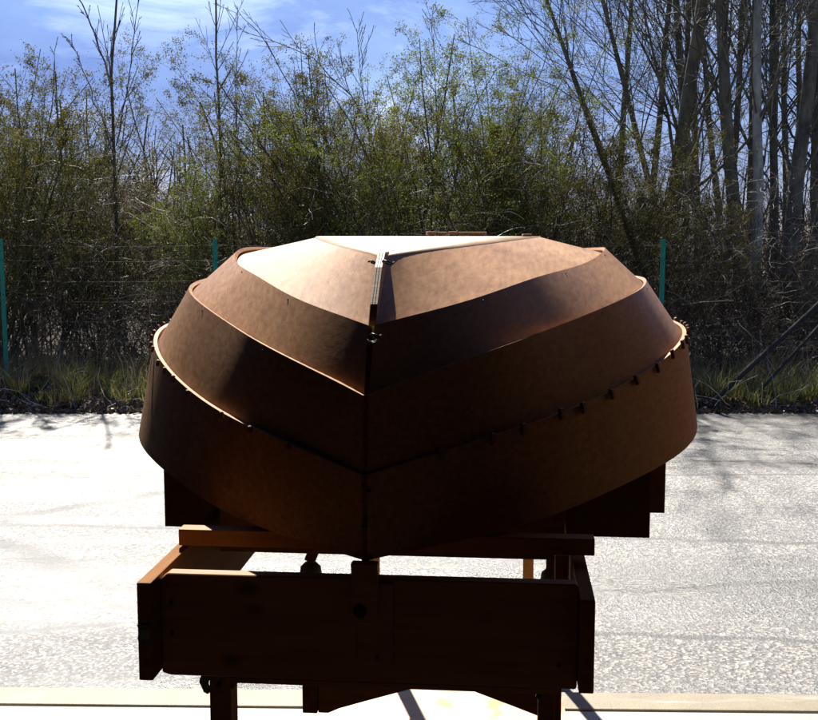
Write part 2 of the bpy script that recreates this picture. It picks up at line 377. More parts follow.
# ------------------------------------------------------------------ boat
A0 = (-.0615, 1.65); TH = math.atan(.089)
KS = np.array([0, .15, .35, .6, .9, 1.3, 1.9, 2.6])
S0 = [.20, .03, -.03, -.05, -.05]
B = [[0, .0654, .128, .193, .262, .298, .29, .24],
     [0, .1323, .2515, .3618, .4359, .458, .45, .39],
     [0, .1581, .296, .44, .5238, .563, .56, .49],
     [0, .1832, .3512, .504, .6062, .633, .62, .53],
     [0, .2003, .3863, .5506, .643, .672, .655, .555]]
Z = [[1.5635, 1.5717, 1.5777, 1.5846, 1.592, 1.594, 1.585, 1.56],
     [1.4476, 1.4726, 1.5023, 1.5227, 1.5478, 1.5509, 1.54, 1.505],
     [1.3471, 1.39, 1.4207, 1.4563, 1.4732, 1.472, 1.455, 1.425],
     [1.2307, 1.263, 1.2902, 1.3277, 1.3601, 1.362, 1.345, 1.31],
     [1.1173, 1.1235, 1.141, 1.1601, 1.1689, 1.165, 1.15, 1.12]]
def cub(xk, yk, x):
    n = len(xk); h = np.diff(xk); A = np.zeros((n, n)); r = np.zeros(n); A[0, 0] = 1; A[-1, -1] = 1
    for i in range(1, n - 1):
        A[i, i - 1] = h[i - 1]; A[i, i] = 2 * (h[i - 1] + h[i]); A[i, i + 1] = h[i]
        r[i] = 6 * ((yk[i + 1] - yk[i]) / h[i] - (yk[i] - yk[i - 1]) / h[i - 1])
    Mm = np.linalg.solve(A, r); k = np.clip(np.searchsorted(xk, x) - 1, 0, n - 2); t = x - xk[k]; hk = h[k]; yk = np.array(yk)
    return yk[k] + t * ((yk[k + 1] - yk[k]) / hk - hk * (2 * Mm[k] + Mm[k + 1]) / 6) + t * t * Mm[k] / 2 + t ** 3 * (Mm[k + 1] - Mm[k]) / (6 * hk)
NU = 80
uu = np.linspace(0, 1, NU) ** 1.25
chine = []
for i in range(5):
    ks = S0[i] + KS / 2.6 * (2.65 - S0[i]); s = S0[i] + uu * (2.65 - S0[i])
    b = cub(ks, B[i], s); z = cub(ks, Z[i], s)
    b = b + .0035 * (1 - np.clip(uu / .02, 0, 1)) # ends land on the face of the stem
    chine.append(np.stack([b, s, z], -1))
boat = empty('upturned_boat', (A0[0], A0[1], 0), -TH, 'upturned lapstrake plywood dinghy hull, bow towards the viewer, on a wooden building frame', 'boat')
TP = .0085; NV = 6
def strip(i, side):
    lo, hi = chine[i + 1], chine[i]           # lo = nearer the sheer, hi = nearer the keel
    T = np.gradient(hi, axis=0); T /= np.linalg.norm(T, axis=1, keepdims=True)
    W = hi - lo; W /= np.linalg.norm(W, axis=1, keepdims=True)
    N = np.cross(T, W); N /= np.linalg.norm(N, axis=1, keepdims=True)
    N *= np.sign(N[:, :1] + 1e-9 + .0 * N[:, :1])
    N = np.where((N[:, 0:1] < 0), -N, N)
    fade = (.30 + .70 * np.clip(uu / .10, 0, 1))[:, None]
    lap = .016 if i > 0 else 0.
    out_up = TP * fade if i > 0 else 0 * fade
    upper = hi + W * lap + N * out_up
    rows = []
    for k in range(NV + 1):
        v = k / NV
        rows.append(lo * (1 - v) + upper * v)
    outer = np.stack(rows, 1)                  # NU, NV+1, 3
    inner = outer - N[:, None, :] * TP
    V = np.concatenate([outer.reshape(-1, 3), inner.reshape(-1, 3)])
    n1 = NV + 1; o2 = NU * n1; F = []
    for a in range(NU - 1):
        for k in range(NV):
            p = a * n1 + k; F.append((p, p + n1, p + n1 + 1, p + 1)); q = p + o2; F.append((q, q + 1, q + n1 + 1, q + n1))
        p = a * n1; F.append((p, p + o2, p + o2 + n1, p + n1)); p = a * n1 + NV; F.append((p, p + n1, p + n1 + o2, p + o2))
    for k in range(NV):
        p = k; F.append((p, p + 1, p + 1 + o2, p + o2)); p = (NU - 1) * n1 + k; F.append((p, p + o2, p + 1 + o2, p + 1))
    F = np.array(F)
    if side < 0: V = V * np.array([-1, 1, 1]); F = F[:, ::-1]
    me = np_mesh('plank', V, F)
    bm = bmesh.new(); bm.from_mesh(me); bmesh.ops.recalc_face_normals(bm, faces=bm.faces[:]); 
    bm.normal_update()
    for e in bm.edges:
        e.smooth = not (len(e.link_faces) == 2 and e.calc_face_angle(0) > .6)
    for f in bm.faces: f.smooth = True
    bm.to_mesh(me); bm.free()
    return me, upper * np.array([side, 1, 1]), N * np.array([side, 1, 1]), W * np.array([side, 1, 1])
lapline = {}
for i in range(4):
    for side in (-1, 1):
        me, up, N, W = strip(i, side)
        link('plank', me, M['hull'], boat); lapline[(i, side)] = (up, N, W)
# flat bottom panel
c0 = chine[0]; Vb = []
nb = 7
for a in range(NU):
    for k in range(nb):
        x = -c0[a, 0] + 2 * c0[a, 0] * k / (nb - 1); Vb.append((x * 1.0, c0[a, 1], c0[a, 2] + .0025))
Vb = np.array(Vb); Vt = Vb - np.array([0, 0, .010]); o2 = len(Vb); F = []
for a in range(NU - 1):
    for k in range(nb - 1):
        p = a * nb + k; F.append((p, p + 1, p + nb + 1, p + nb)); q = p + o2; F.append((q, q + nb, q + nb + 1, q + 1))
    for k in (0, nb - 1):
        p = a * nb + k; F.append((p, p + nb, p + nb + o2, p + o2))
for a in (0, NU - 1):
    for k in range(nb - 1):
        p = a * nb + k; F.append((p, p + 1, p + 1 + o2, p + o2))
me = np_mesh('bottom_panel', np.concatenate([Vb, Vt]), np.array(F))
bm = bmesh.new(); bm.from_mesh(me); bmesh.ops.recalc_face_normals(bm, faces=bm.faces[:]); bm.to_mesh(me); bm.free()
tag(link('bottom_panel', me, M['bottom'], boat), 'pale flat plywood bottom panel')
# transom
poly = [(chine[i][-1][0] - .004, chine[i][-1][2] - .002) for i in range(4, -1, -1)]
poly = [(x, z) for x, z in poly] + [(-x, z) for x, z in poly[::-1]]
prism('transom', poly, 2.615, 2.635, M['hull'], boat)
# stem: laminated, follows the profile, stands a little proud between the plank ends
prof = [(S0[0] - .004, 1.572), (S0[0] - .055, 1.548), (.080, 1.492), (S0[1] + .0, 1.4476), (-.004, 1.40), (S0[2], 1.3471), (-.045, 1.28), (S0[3], 1.2307), (-.052, 1.16), (S0[4], 1.09)]
bm = bmesh.new(); ra = []; 
for j, (s, z) in enumerate(prof):
    dz = .012
    f_ = -.007 if j < 3 else .010
    ring = [(-.0062, s + f_), (.0062, s + f_), (.0070, s + .05), (-.0070, s + .05)]
    ra.append([bm.verts.new((x, y, z)) for x, y in ring])
for a, b in zip(ra[:-1], ra[1:]):
    for i in range(4): bm.faces.new((a[i], a[(i + 1) % 4], b[(i + 1) % 4], b[i]))
bm.faces.new(ra[0]); bm.faces.new(ra[-1][::-1])
tag(link('stem', bm_mesh('stem', bm, .001, 1), M['stem'], boat), 'laminated wooden stem')
# laminate lines as thin strips near the forefoot
for q in (-.0042, 0, .0042):
    bm = bmesh.new(); rr_ = []
    for s, z in prof[:3]:
        rr_.append([bm.verts.new((q + dx, s - .0078 - dy, z + .0004)) for dx, dy in ((-.0016, 0), (.0016, 0), (.0016, .002), (-.0016, .002))])
    for a, b in zip(rr_[:-1], rr_[1:]):
        for i in range(4): bm.faces.new((a[i], a[(i + 1) % 4], b[(i + 1) % 4], b[i]))
    bm.faces.new(rr_[0]); bm.faces.new(rr_[-1][::-1])
    link('laminate', bm_mesh('laminate', bm), M['stem'], boat)
# long lower tongue of the stem, bolted to the frame's end board
tongue = [(-.020, 1.115), (.020, 1.115), (.0195, 1.045), (.018, 1.03), (.010, 1.022), (-.010, 1.022), (-.017, 1.03), (-.0185, 1.045)]
prism('stem_head', tongue, -.062, -.044, M['pine'], boat)
def bolt(x, y, z, r=.008, parent=boat, name='bolt'):
    bm = bmesh.new(); bmesh.ops.create_cone(bm, cap_ends=True, segments=6, radius1=r, radius2=r, depth=.006, matrix=Matrix.Translation((x, y, z)) @ Matrix.Rotation(math.pi / 2, 4, 'X'))
    bmesh.ops.create_cone(bm, cap_ends=True, segments=16, radius1=r * 1.5, radius2=r * 1.5, depth=.002, matrix=Matrix.Translation((x, y + .003, z)) @ Matrix.Rotation(math.pi / 2, 4, 'X'))
    return link(name, bm_mesh(name, bm), M['dark_metal'], parent)
bolt(-.006, -.065, 1.042, .007)
# wire-stitch / clip hardware near the forefoot and down the stem
def clip(x, y, z, rx=0, rz=0, sc=1):
    pts = np.array([[[-.010, 0, 0], [-.007, -.006, .003], [0, -.009, .001], [.007, -.006, -.002], [.010, 0, 0], [.004, -.003, -.004], [-.005, -.004, -.001]]]) * sc
    v, f = tube_np(pts, np.full((1, 7), .0016), 6); me = np_mesh('wire_tie', v, f, smooth=True)
    o = link('wire_tie', me, M['dark_metal'], boat); o.location = (x, y, z); o.rotation_euler = (rx, 0, rz); return o
clip(.014, .155, 1.556); clip(-.014, .165, 1.556, 0, .6, .7); clip(.010, .016, 1.449, 0, 0, .8); clip(.006, .0, 1.443, 1, 0, .7); clip(.004, -.052, 1.225, .4, 0, .55); clip(.0, -.053, 1.17, 0, 0, .5)
# little wood pads screwed along the third lap (plank 4's upper edge)
for side, ss in ((1, (.035, .095, .155, .225, .295, .375, .455, .55, .65, .74, .83, .91, .985, 1.06, 1.15, 1.25)),
                 (-1, (.05, .12, .21, .34, .42, .50, .57, .64, .71, .78, .85, .92, .99, 1.06, 1.14))):
    up, N, W = lapline[(3, side)]
    for s in ss:
        a = int(np.argmin(abs(up[:, 1] - s)))
        p = Vector(up[a]); n = Vector(N[a]); wv = Vector(W[a]).normalized(); t = n.cross(wv).normalized()
        k = .8 + .4 * random.random()
        bm = bmesh.new(); bmesh.ops.create_cube(bm, size=1)
        mat = Matrix((t, n, wv)).transposed().to_4x4()
        for v in bm.verts: v.co = Vector((v.co.x * (.012 if side > 0 else .009) * k, v.co.y * .007, v.co.z * (.020 if side > 0 else .013)))
        me = bm_mesh('wood_pad', bm, .0015, 1)
        o = link('wood_pad', me, M['pad'], boat)
        o.matrix_local = Matrix.Translation(p + n * .003 - wv * .006 * random.random() + n * .002) @ mat @ Matrix.Rotation(random.uniform(-.12, .12), 4, 'Y')
# screw heads on the laps
for (i, side), (up, N, W) in lapline.items():
    if i == 0: continue
    for a in range(10, 62, 11):
        p = up[a] - W[a] * .009 + N[a] * .0004
        if i == 3: continue
        bm = bmesh.new(); bmesh.ops.create_icosphere(bm, subdivisions=1, radius=.0016)
        o = link('screw', bm_mesh('screw', bm), M['dark_metal'], boat); o.location = p

# strips of wood lying on the bottom
def on_boat(x, y, z): return Vector((A0[0] + math.cos(TH) * x + math.sin(TH) * y, A0[1] - math.sin(TH) * x + math.cos(TH) * y, z))
def resting(name, x, y, z, lx, ly, lz, rz, label, cat, mat, group=None):
    o = box(name, -lx / 2, lx / 2, -ly / 2, ly / 2, 0, lz, mat, None, .0015)
    for v in o.data.vertices: v.co.z += lz / 2
    o.location = on_boat(x, y, z); o.rotation_euler = (0, 0, -TH + rz)
    return tag(o, label, cat, group)
zt = 1.600
resting('wood_strip', .115, 1.30, zt, .075, .022, .008, .05, 'thin dark wood strip lying longest on the upturned boat bottom', 'strip', M['pad'])
resting('wood_block', .005, 1.30, zt, .024, .03, .009, .2, 'small dark wood block on the boat bottom, farthest left of the short row', 'block', M['pad'])
resting('wood_block', .035, 1.31, zt, .024, .03, .008, -.1, 'small dark wood block on the boat bottom, in the middle of the short row', 'block', M['pad'])
resting('wood_block', .063, 1.30, zt, .022, .03, .009, .1, 'small dark wood block on the boat bottom, next to the long thin strip', 'block', M['pad'])
resting('wood_block', .255, 1.12, 1.5965, .022, .03, .006, .1, 'lone tiny dark block at the right edge of the boat bottom', 'block', M['pad'])

# ------------------------------------------------------------------ building frame
fr = empty('building_frame', (A0[0], A0[1], 0), -TH, 'rough pine ladder frame on legs carrying the upturned boat hull', 'frame')
HW = .3175; ZT, ZB = 1.086, .924
# end board with chamfered upper and lower corners
ch = .012
prism('end_board', [(-HW, ZB + .004), (-HW + ch, ZB), (HW - .002, ZB), (HW, ZB + .004), (HW, ZT - .004), (HW - .003, ZT), (-HW + ch, ZT), (-HW, ZT - ch * .8)], -.042, -.018, M['pine'], fr)
for sd_ in (-1, 1):
    x0 = sd_ * (HW + .0005); x1 = sd_ * (HW + .0225)
    y0 = -.085 if sd_ < 0 else -.075
    # rails cut short of the wide moulds' line by their own slots, so they run through
    box('side_rail', min(x0, x1), max(x0, x1), y0, 2.62, ZB + .008, ZT + (-.002 if sd_ < 0 else -.012), M['rail'], fr, .0025)
for y in (.62, 1.5, 2.2):
    box('cross_beam', -HW + .001, HW - .001, y, y + .022, ZB + .02, ZT - .03, M['rail'], fr)
# beams on top of the rails and the moulds they carry
box('cross_beam', -.331, .352, .10, .13, ZT + .002, ZT + .030, M['pine'], fr)
def mould(y, th, hw, zb, notch):
    # outline: inside of the hull above, straight edges below
    s_idx = [int(np.argmin(abs(chine[i][:, 1] - y))) for i in range(5)]
    pts = [(chine[i][s_idx[i]][0] - .022, chine[i][s_idx[i]][2] - .014) for i in range(5)]
    right = [(hw, zb)] + [(hw, min(pts[4][1] + .03, 1.2))] + [(min(x, 9), z) for x, z in pts[3::-1]]
    if pts[4][0] < hw: right = [(hw, zb), (hw, pts[4][1] - .02), (pts[4][0], pts[4][1])] + [(x, z) for x, z in pts[3::-1]]
    if notch:
        right = [(HW - .004, zb + 0), (HW - .004, ZT + .003), (HW + .027, ZT + .003), (HW + .027, zb)] + right
        right = [(HW - .004, ZT + .003), (HW + .027, ZT + .003), (HW + .027, zb)] + right[4:]
    poly = right + [(-x, z) for x, z in right[::-1]]
    return prism('mould', poly, y, y + th, M['mould'], fr, .001)
mould(.30, .018, .314, 1.02, False)
mould(.545, .018, .497, .997, True)
mould(.955, .018, .585, .945, True)
mould(1.45, .018, .585, .95, True)
# upright between the right rail and the first wide mould
box('upright', HW - .026, HW - .004, .14, .17, .93, 1.075, M['rail'], fr, .002)
box('batten', .24, .34, .40, .42, 1.094, 1.112, M['pale'], fr, .002)
# front legs
lx0, lx1 = -.235, .225
for x, w_ in ((-.2345, .034), (.274, .025)):
    box('leg', x - w_ / 2, x + w_ / 2, -.016, .030, 0.022, ZT - .03, M['rail'], fr, .003)
prism('knee_brace', [(-.217, ZB - .035), (-.217, ZB - .002), (-.190, ZB - .002)], -.010, .012, M['rail'], fr)
box('leg', .286, .299, .03, .075, .022, ZB + .1, M['pine'], fr, .002)
# second trestle: posts with plywood gussets below, rubber caps above
box('post', -.226, -.193, .62, .66, .568, .845, M['rail'], fr, .003)
box('post', .300, .316, .62, .66, .022, .845, M['rail'], fr, .003)
prism('gusset', [(-.192, .568), (-.170, .568), (-.146, .580), (.007, .628), (.014, .70), (-.192, .70)], .625, .640, M['pine'], fr)
prism('gusset', [(.299, .575), (.283, .580), (.148, .628), (.14, .70), (.299, .70)], .625, .640, M['pine'], fr)
for x, yy in ((-.208, .60), (.308, .60)):
    bm = bmesh.new(); prof_ = [(0, .847), (.024, .847), (.0245, .872), (.022, .890), (.013, .899), (0, .901)]
    n = 20; rings = [[bm.verts.new((r * math.cos(2 * math.pi * k / n) + x, r * math.sin(2 * math.pi * k / n) + yy + .04, z)) for k in range(n)] for r, z in prof_[1:-1]]
    for a, b in zip(rings[:-1], rings[1:]):
        for k in range(n): bm.faces.new((a[k], a[(k + 1) % n], b[(k + 1) % n], b[k]))
    bm.faces.new(rings[0][::-1]); bm.faces.new(rings[-1])
    link('rubber_cap', bm_mesh('rubber_cap', bm, 0, 1, True), M['rubber'], fr)
box('strut', -.190, -.167, .62, .645, .90, 1.06, M['rail'], fr, .002, (0, .38, 0))
box('strut', .296, .316, .63, .655, .895, 1.06, M['rail'], fr, .002)
# stern legs
for x in (-.30, .30): box('leg', x - .02, x + .02, 2.50, 2.55, .0, ZT - .02, M['rail'], fr, .003)
# backing block and screws on the end board
box('backing_block', -.012, .042, -.046, -.0425, .955, 1.08, M['pine'], fr, .001)
for x, z in ((.018, .965), (-.30, .99), (-.30, 1.04), (.29, .96)): bolt(x, -.0465 if x == .018 else -.0435, z, .0025, fr, 'screw')
bolt(-.236, -.018, .90, .003, fr, 'screw'); bolt(.262, -.018, .90, .003, fr, 'screw')
bm = bmesh.new(); bmesh.ops.create_grid(bm, x_segments=3, y_segments=4, size=.5)
for v in bm.verts: v.co = Vector((.018 * v.co.x + .002 * math.sin(v.co.y * 9), -.0005 - .001 * math.sin(v.co.y * 7), .03 * v.co.y))
o = link('tape', bm_mesh('tape', bm), M['tape'], fr); o.location = (-HW - .0115, -.087, 1.005)
md = o.modifiers.new('thick', 'SOLIDIFY'); md.thickness = .001
# seam strip along the bottom of the end board
box('lower_batten', -.22, .29, -.040, -.02, ZB - .010, ZB - .001, M['pine'], fr, .001)

# rag hanging beside the left leg
rg_v = []; nr, nc = 10, 10
bm = bmesh.new(); g = []
for j in range(nr):
    z = ZB - .001 - .045 * j / (nr - 1); row = []
    for i in range(nc):
        a = 2 * math.pi * i / nc; rad = .0075 * (1 + .35 * math.sin(3 * a + j * .6)) * (1 - .35 * (j / (nr - 1)) ** 3)
        row.append(bm.verts.new((-.262 + rad * math.cos(a) + .002 * math.sin(j * .9), .004 + rad * math.sin(a), z)))
    g.append(row)
for a, b in zip(g[:-1], g[1:]):
    for k in range(nc): bm.faces.new((a[k], a[(k + 1) % nc], b[(k + 1) % nc], b[k]))
bm.faces.new(g[0]); bm.faces.new(g[-1][::-1])
o = link('rag', bm_mesh('rag', bm, 0, 1, True), M['cloth']); o.location = (A0[0], A0[1], 0); o.rotation_euler = (0, 0, -TH)
tag(o, 'small crumpled grey rag hanging under the frame end board by the left leg', 'rag')
o2_ = bpy.data.objects.new('rag', o.data.copy()); C.objects.link(o2_)
for v in o2_.data.vertices: v.co.x += .541
o2_.location = o.location; o2_.rotation_euler = o.rotation_euler; o2_.scale = (1, 1, 1)
for v in o2_.data.vertices: v.co.z = ZB - .001 + (v.co.z - ZB + .001) * .55
tag(o2_, 'small grey rag tucked behind the right leg of the frame', 'rag')

# plywood sheet on the ground
ps = box('plywood_sheet', -.42, .42, -.40, .40, 0, .012, M['sheet'], None, .002)
ps.location = (.10, 3.60, .0345); ps.rotation_euler = (0, 0, R(-2))
tag(ps, 'stained pale plywood sheet lying on the ground under the frame', 'sheet')

# ------------------------------------------------------------------ fence
def wx(px, d): return (px - 409) * (d * .9936 + .05) / 1100
FY = 11.0
fence = empty('wire_fence', (wx(216, FY), FY, 0), 0, 'low wire fence with green steel posts along the verge before the thicket', 'fence')
ox = wx(216, FY)
pxs = [-210, 3, 216, 438, 661, 883, 1105]
for px in pxs:
    x = wx(px, FY) - ox; lean = random.uniform(-.012, .012)
    bm = bmesh.new()
    for (a, b_, c_, d_) in ((-.024, .024, -.003, .003), (-.003, .003, .003, .03)):
        q = bmesh.ops.create_cube(bm, size=1)['verts']
        for v in q: v.co = Vector((a + (b_ - a) * (v.co.x + .5), c_ + (d_ - c_) * (v.co.y + .5), 1.64 * (v.co.z + .5)))
    for v in bm.verts: v.co.x += lean * v.co.z
    o = link('fence_post', bm_mesh('fence_post', bm, .001, 1), M['green'], fence); o.location = (x, 0, -.08)
for zz in (.15, .35, .55, .75, .95, 1.15, 1.35, 1.5):
    P = []
    for a, b_ in zip(pxs[:-1], pxs[1:]):
        for k in range(8):
            t = k / 8; x = wx(a, FY) * (1 - t) + wx(b_, FY) * t - ox; P.append((x, -.006, zz - .03 * math.sin(math.pi * t) * (.5 + random.random() * .1)))
    P = np.array([P]); v, f = tube_np(P, np.full(P.shape[:2], .0012), 4)
    link('wire', np_mesh('wire', v, f, smooth=True), M['wire'], fence)
# welded mesh uprights: too fine to pick apart
Px = np.arange(wx(-200, FY), wx(1000, FY), .1) - ox
P = np.stack([np.stack([Px, Px * 0 - .004, Px * 0 + z], -1) for z in (.12, .6, 1.1, 1.47)], 1)
v, f = tube_np(P, np.full(P.shape[:2], .0007), 3); tag(link('wire_mesh', np_mesh('wire_mesh', v, f), M['wire'], fence), kind='stuff')

# leaning poles on the right
def pole(p0, p1, r0, r1, label):
    p0, p1 = Vector(p0), Vector(p1); K = 9; P = []
    for k in range(K):
        t = k / (K - 1); q = p0.lerp(p1, t); q.z += .01 * math.sin(t * 7); P.append(q - p0)
    v, f = tube_np(np.array([[list(q) for q in P]]), np.linspace(r0, r1, K)[None], 10)
    me = np_mesh('leaning_pole', v, f, smooth=True)
    bm = bmesh.new(); bm.from_mesh(me); bmesh.ops.holes_fill(bm, edges=bm.edges[:]); bm.to_mesh(me); bm.free()
    o = link('leaning_pole', me, M['pole']); o.location = p0; tag(o, label, 'pole', 'poles leaning on the verge'); return o
pole((wx(706, 9.95), 9.95, -.02), (wx(860, 10.9), 10.9, 1.32), .028, .024, 'long dark wooden pole leaning up to the right, the nearer and thicker of two')
pole((wx(748, 10.0), 10.05, -.02), (wx(850, 10.85), 10.85, 1.05), .018, .015, 'thin dark pole leaning under the thicker pole at the right of the verge')

# ------------------------------------------------------------------ vegetation
FT = lambda m: m
def shrub_parts(seed, h, nstem, spread, dens=1.0, K1=7):
    rg = np.random.default_rng(seed); a = Acc()
    th = rg.random(nstem) * 2 * np.pi; lean = rg.random(nstem) ** .7 * spread
    b = np.stack([np.cos(th), np.sin(th), 0 * th], -1) * (rg.random(nstem) * .35)[:, None]
    d = np.stack([np.cos(th) * np.sin(lean), np.sin(th) * np.sin(lean), np.cos(lean)], -1)
    P0, R0 = grow(rg, b, d, h * (.7 + .45 * rg.random(nstem)), .008 + .012 * rg.random(nstem), K1, .10, .03, .25)
    P1, R1 = spawn(rg, P0, R0, int(9 * dens), .12, .98, .75, .34, .55, 5, .16, .03)
    P2, R2 = spawn(rg, P1, R1, int(6 * dens), .15, .98, .8, .42, .6, 4, .22, .02)
    P3, R3 = spawn(rg, P2, R2, 3, .2, 1, .8, .45, .7, 2, .25, 0)
    a.tube(P0, R0, 4); a.tube(P1, R1, 3); a.tube(P2, R2, 3); a.tube(P3, R3, 3)
    return rg, a, (P0, P1, P2, P3)
def shrub_mesh(seed, h, nstem, spread, nleaf, size, lo, dens=1.0):
    rg, a, Ps = shrub_parts(seed, h, nstem, spread, dens)
    pts = np.concatenate([along(rg, Ps[2], nleaf // 3), along(rg, Ps[3], nleaf - nleaf // 3)])
    keep = rg.random(len(pts)) < np.clip((pts[:, 2] / h - lo) * 2.2 + .25, .12, 1)
    v, f = leaves(rg, pts[keep], size)
    return a.mesh('branches'), np_mesh('foliage', v, f)
shr = [shrub_mesh(31, 3.0, 20, .5, 75000, .0095, .0, 1.35), shrub_mesh(32, 2.75, 18, .6, 68000, .0095, .05, 1.35), shrub_mesh(33, 3.2, 18, .42, 75000, .009, .08, 1.35)]
def place_shrub(kind, px, d, sc, rz, twig, lf, label, group=None, leaf_on=True):
    bme, lme = shr[kind]
    t = empty('shrub', (wx(px, d), d, float(vz(wx(px, d), d)) - .04), rz, label, 'shrub', group); t.scale = (sc * 1.05, sc * 1.05, sc * (1.0 if px < 10 else .92 if px < 50 else .86 if px < 290 else .97 if px < 580 else .9))
    key = (kind, twig, lf)
    if key not in place_shrub.c:
        b2 = bme.copy(); b2.materials.clear(); b2.materials.append(M[twig]); l2 = lme.copy(); l2.materials.clear(); l2.materials.append(M[lf]); place_shrub.c[key] = (b2, l2)
    b2, l2 = place_shrub.c[key]
    link('branches', b2, None, t); link('foliage', l2, None, t); return t
place_shrub.c = {}
SH = [
 (0, -12, 12.6, 1.16, 0, 'twig_olive', 'leaf_olive', 'dense olive-green bush rising tallest at the left edge'),
 (2, 45, 12.9, 1.02, 1, 'twig_olive', 'leaf_olive', 'olive-green bush just right of the tall left-edge bush'),
 (1, 100, 13.6, .92, 2, 'twig_olive', 'leaf_olive', 'olive bush around the foot of the forked slim bare tree'),
 (1, 150, 13.2, .84, 3, 'twig', 'leaf_brown', 'low brownish bush between the two slim bare trees'),
 (1, 215, 12.8, .98, .4, 'twig_olive', 'leaf_yellow', 'bush with fresh yellow-green leaves at the foot of the straight slim tree'),
 (0, 262, 13.4, .92, 5, 'twig', 'leaf_olive', 'brown-green bush right of the straight slim tree'),
 (2, 318, 13.0, 1.02, 1.4, 'twig', 'leaf_olive', 'tall shrub with arching bare twigs above the left half of the boat'),
 (0, 372, 13.5, 1.24, 2.2, 'twig_dark', 'leaf_olive', 'dark twiggy bush behind the bow of the boat'),
 (2, 428, 13.0, 1.16, 3.4, 'twig_olive', 'leaf_yellow', 'high bush with light green spring leaves above the right half of the boat'),
 (1, 488, 13.6, 1.27, .9, 'twig_olive', 'leaf_yellow', 'leafy light green bush left of the leaning slender trees'),
 (0, 545, 13.2, 1.05, 4, 'twig', 'leaf_olive', 'olive-brown bush under the leaning slender trees'),
 (1, 600, 13.0, .98, 5, 'twig_dark', 'leaf_olive', 'dark bush left of the thick dark trunk'),
 (0, 655, 12.9, .80, 1, 'twig_dark', 'leaf_olive', 'dark bush behind the right-hand green fence post'),
 (1, 720, 12.4, .56, 2, 'twig', 'leaf_brown', 'low brown bramble bush before the pale grey trunk'),
 (1, 790, 12.6, .48, 3, 'twig', 'leaf_brown', 'low brown bramble bush at the right edge above the leaning poles')]
for a in SH: place_shrub(*a)

# tangled thicket in the lower half: reads as one mass
acc = Acc(); LP = []; LG = []
def patch(seed, x0, x1, y0, y1, n, h0, h1, rad, spread, k1, k2):
    rg = np.random.default_rng(seed)
    bx = x0 + (x1 - x0) * rg.random(n); by = y0 + (y1 - y0) * rg.random(n)
    hs = h0 + (h1 - h0) * rg.random(n)
    d = np.stack([rg.normal(0, spread, n), rg.normal(0, spread, n), np.ones(n)], -1)
    b = np.stack([bx, by, vz(bx, by) - .03], -1)
    P0, R0 = grow(rg, b, d, hs, rad * (.5 + rg.random(n)), 7, .20, -.01, .25)
    P1, R1 = spawn(rg, P0, R0, k1, .08, .98, .9, .36, .6, 4, .24, -.01)
    P2, R2 = spawn(rg, P1, R1, k2, .1, 1, .9, .45, .7, 3, .28, -.01)
    acc.tube(P0, R0, 3); acc.tube(P1, R1, 3); acc.tube(P2, R2, 3)
    LP.append(along(rg, P2, n * 60, .03)); return P2
patch(101, -7.5, 7.5, 11.45, 12.2, 620, .6, 1.7, .005, .8, 6, 4)
patch(102, -8, 8, 12.2, 13.3, 620, 1.5, 2.6, .006, .6, 6, 4)
patch(103, -9, 9, 13.2, 15.5, 620, 2.0, 3.2, .009, .4, 6, 3)
tag(link('thicket', acc.mesh('thicket'), M['twig']), 'tangled brown thicket of bare twigs behind the fence', kind='stuff')
pts = np.concatenate(LP); v, f = leaves(rng, pts, .012)
tag(link('thicket_leaves', np_mesh('thicket_leaves', v, f), M['leaf_brown']), 'dry and green small leaves through the thicket', kind='stuff')
# far wood closing the view low down
acc = Acc(); rg = np.random.default_rng(205); n = 760
bx = rg.uniform(-20, 20, n); by = rg.uniform(17, 27, n); hs = np.where(bx > 3, rg.uniform(1.8, 3.3, n), rg.uniform(2.6, 4.3, n))
P0, R0 = grow(rg, np.stack([bx, by, 0 * bx], -1), np.stack([rg.normal(0, .2, n), rg.normal(0, .2, n), np.ones(n)], -1), hs, .02 + .02 * rg.random(n), 6, .12, .02)
P1, R1 = spawn(rg, P0, R0, 9, .02, .95, .9, .4, .6, 4, .2, 0); P2, R2 = spawn(rg, P1, R1, 4, .1, 1, .8, .5, .8, 3, .25, 0)
acc.tube(P0, R0, 4); acc.tube(P1, R1, 3); acc.tube(P2, R2 * 1.2, 3)
tag(link('far_wood', acc.mesh('far_wood'), M['twig_dark']), 'distant dark scrub closing the view behind the thicket', kind='stuff')
v, f = leaves(rg, along(rg, P2, 150000, .08), .018)
tag(link('far_wood_leaves', np_mesh('far_wood_leaves', v, f), M['leaf_olive']), 'dim foliage through the distant scrub', kind='stuff')

# bare trees
def tree_mesh(seed, h, r, wand, clear, n1, ang, lf, n2=8, n3=6, n4=2, K=12):
    rg = np.random.default_rng(seed)
    P0, R0 = grow(rg, np.zeros((1, 3)), np.array([[0, 0, 1.]]), np.array([h]), np.array([r]), K, wand, .02, .18)
    R0 = R0.copy(); R0[:, 0] *= 1.35
    P1, R1 = spawn(rg, P0, R0, n1, clear, .98, ang, lf, .27, 7, .11, .05, .2)
    P2, R2 = spawn(rg, P1, R1, n2, .12, .98, .7, .38, .5, 5, .13, .03, .3)
    P3, R3 = spawn(rg, P2, R2, n3, .1, 1, .75, .42, .55, 3, .18, .02, .4)
    R1 = np.maximum(R1, .006); R2 = np.maximum(R2, .0036); R3 = np.maximum(R3, .0024)
    t = Acc(); t.tube(P0, R0, 12); c = Acc(); c.tube(P1, R1, 5); c.tube(P2, R2, 3); c.tube(P3, R3, 3)
    if n4:
        P4, R4 = spawn(rg, P3, R3, n4, .2, 1, .7, .5, .8, 2, .2, 0, .5); c.tube(P4, np.maximum(R4, .0014), 3)
    return t.mesh('trunk', True), c.mesh('crown', False)
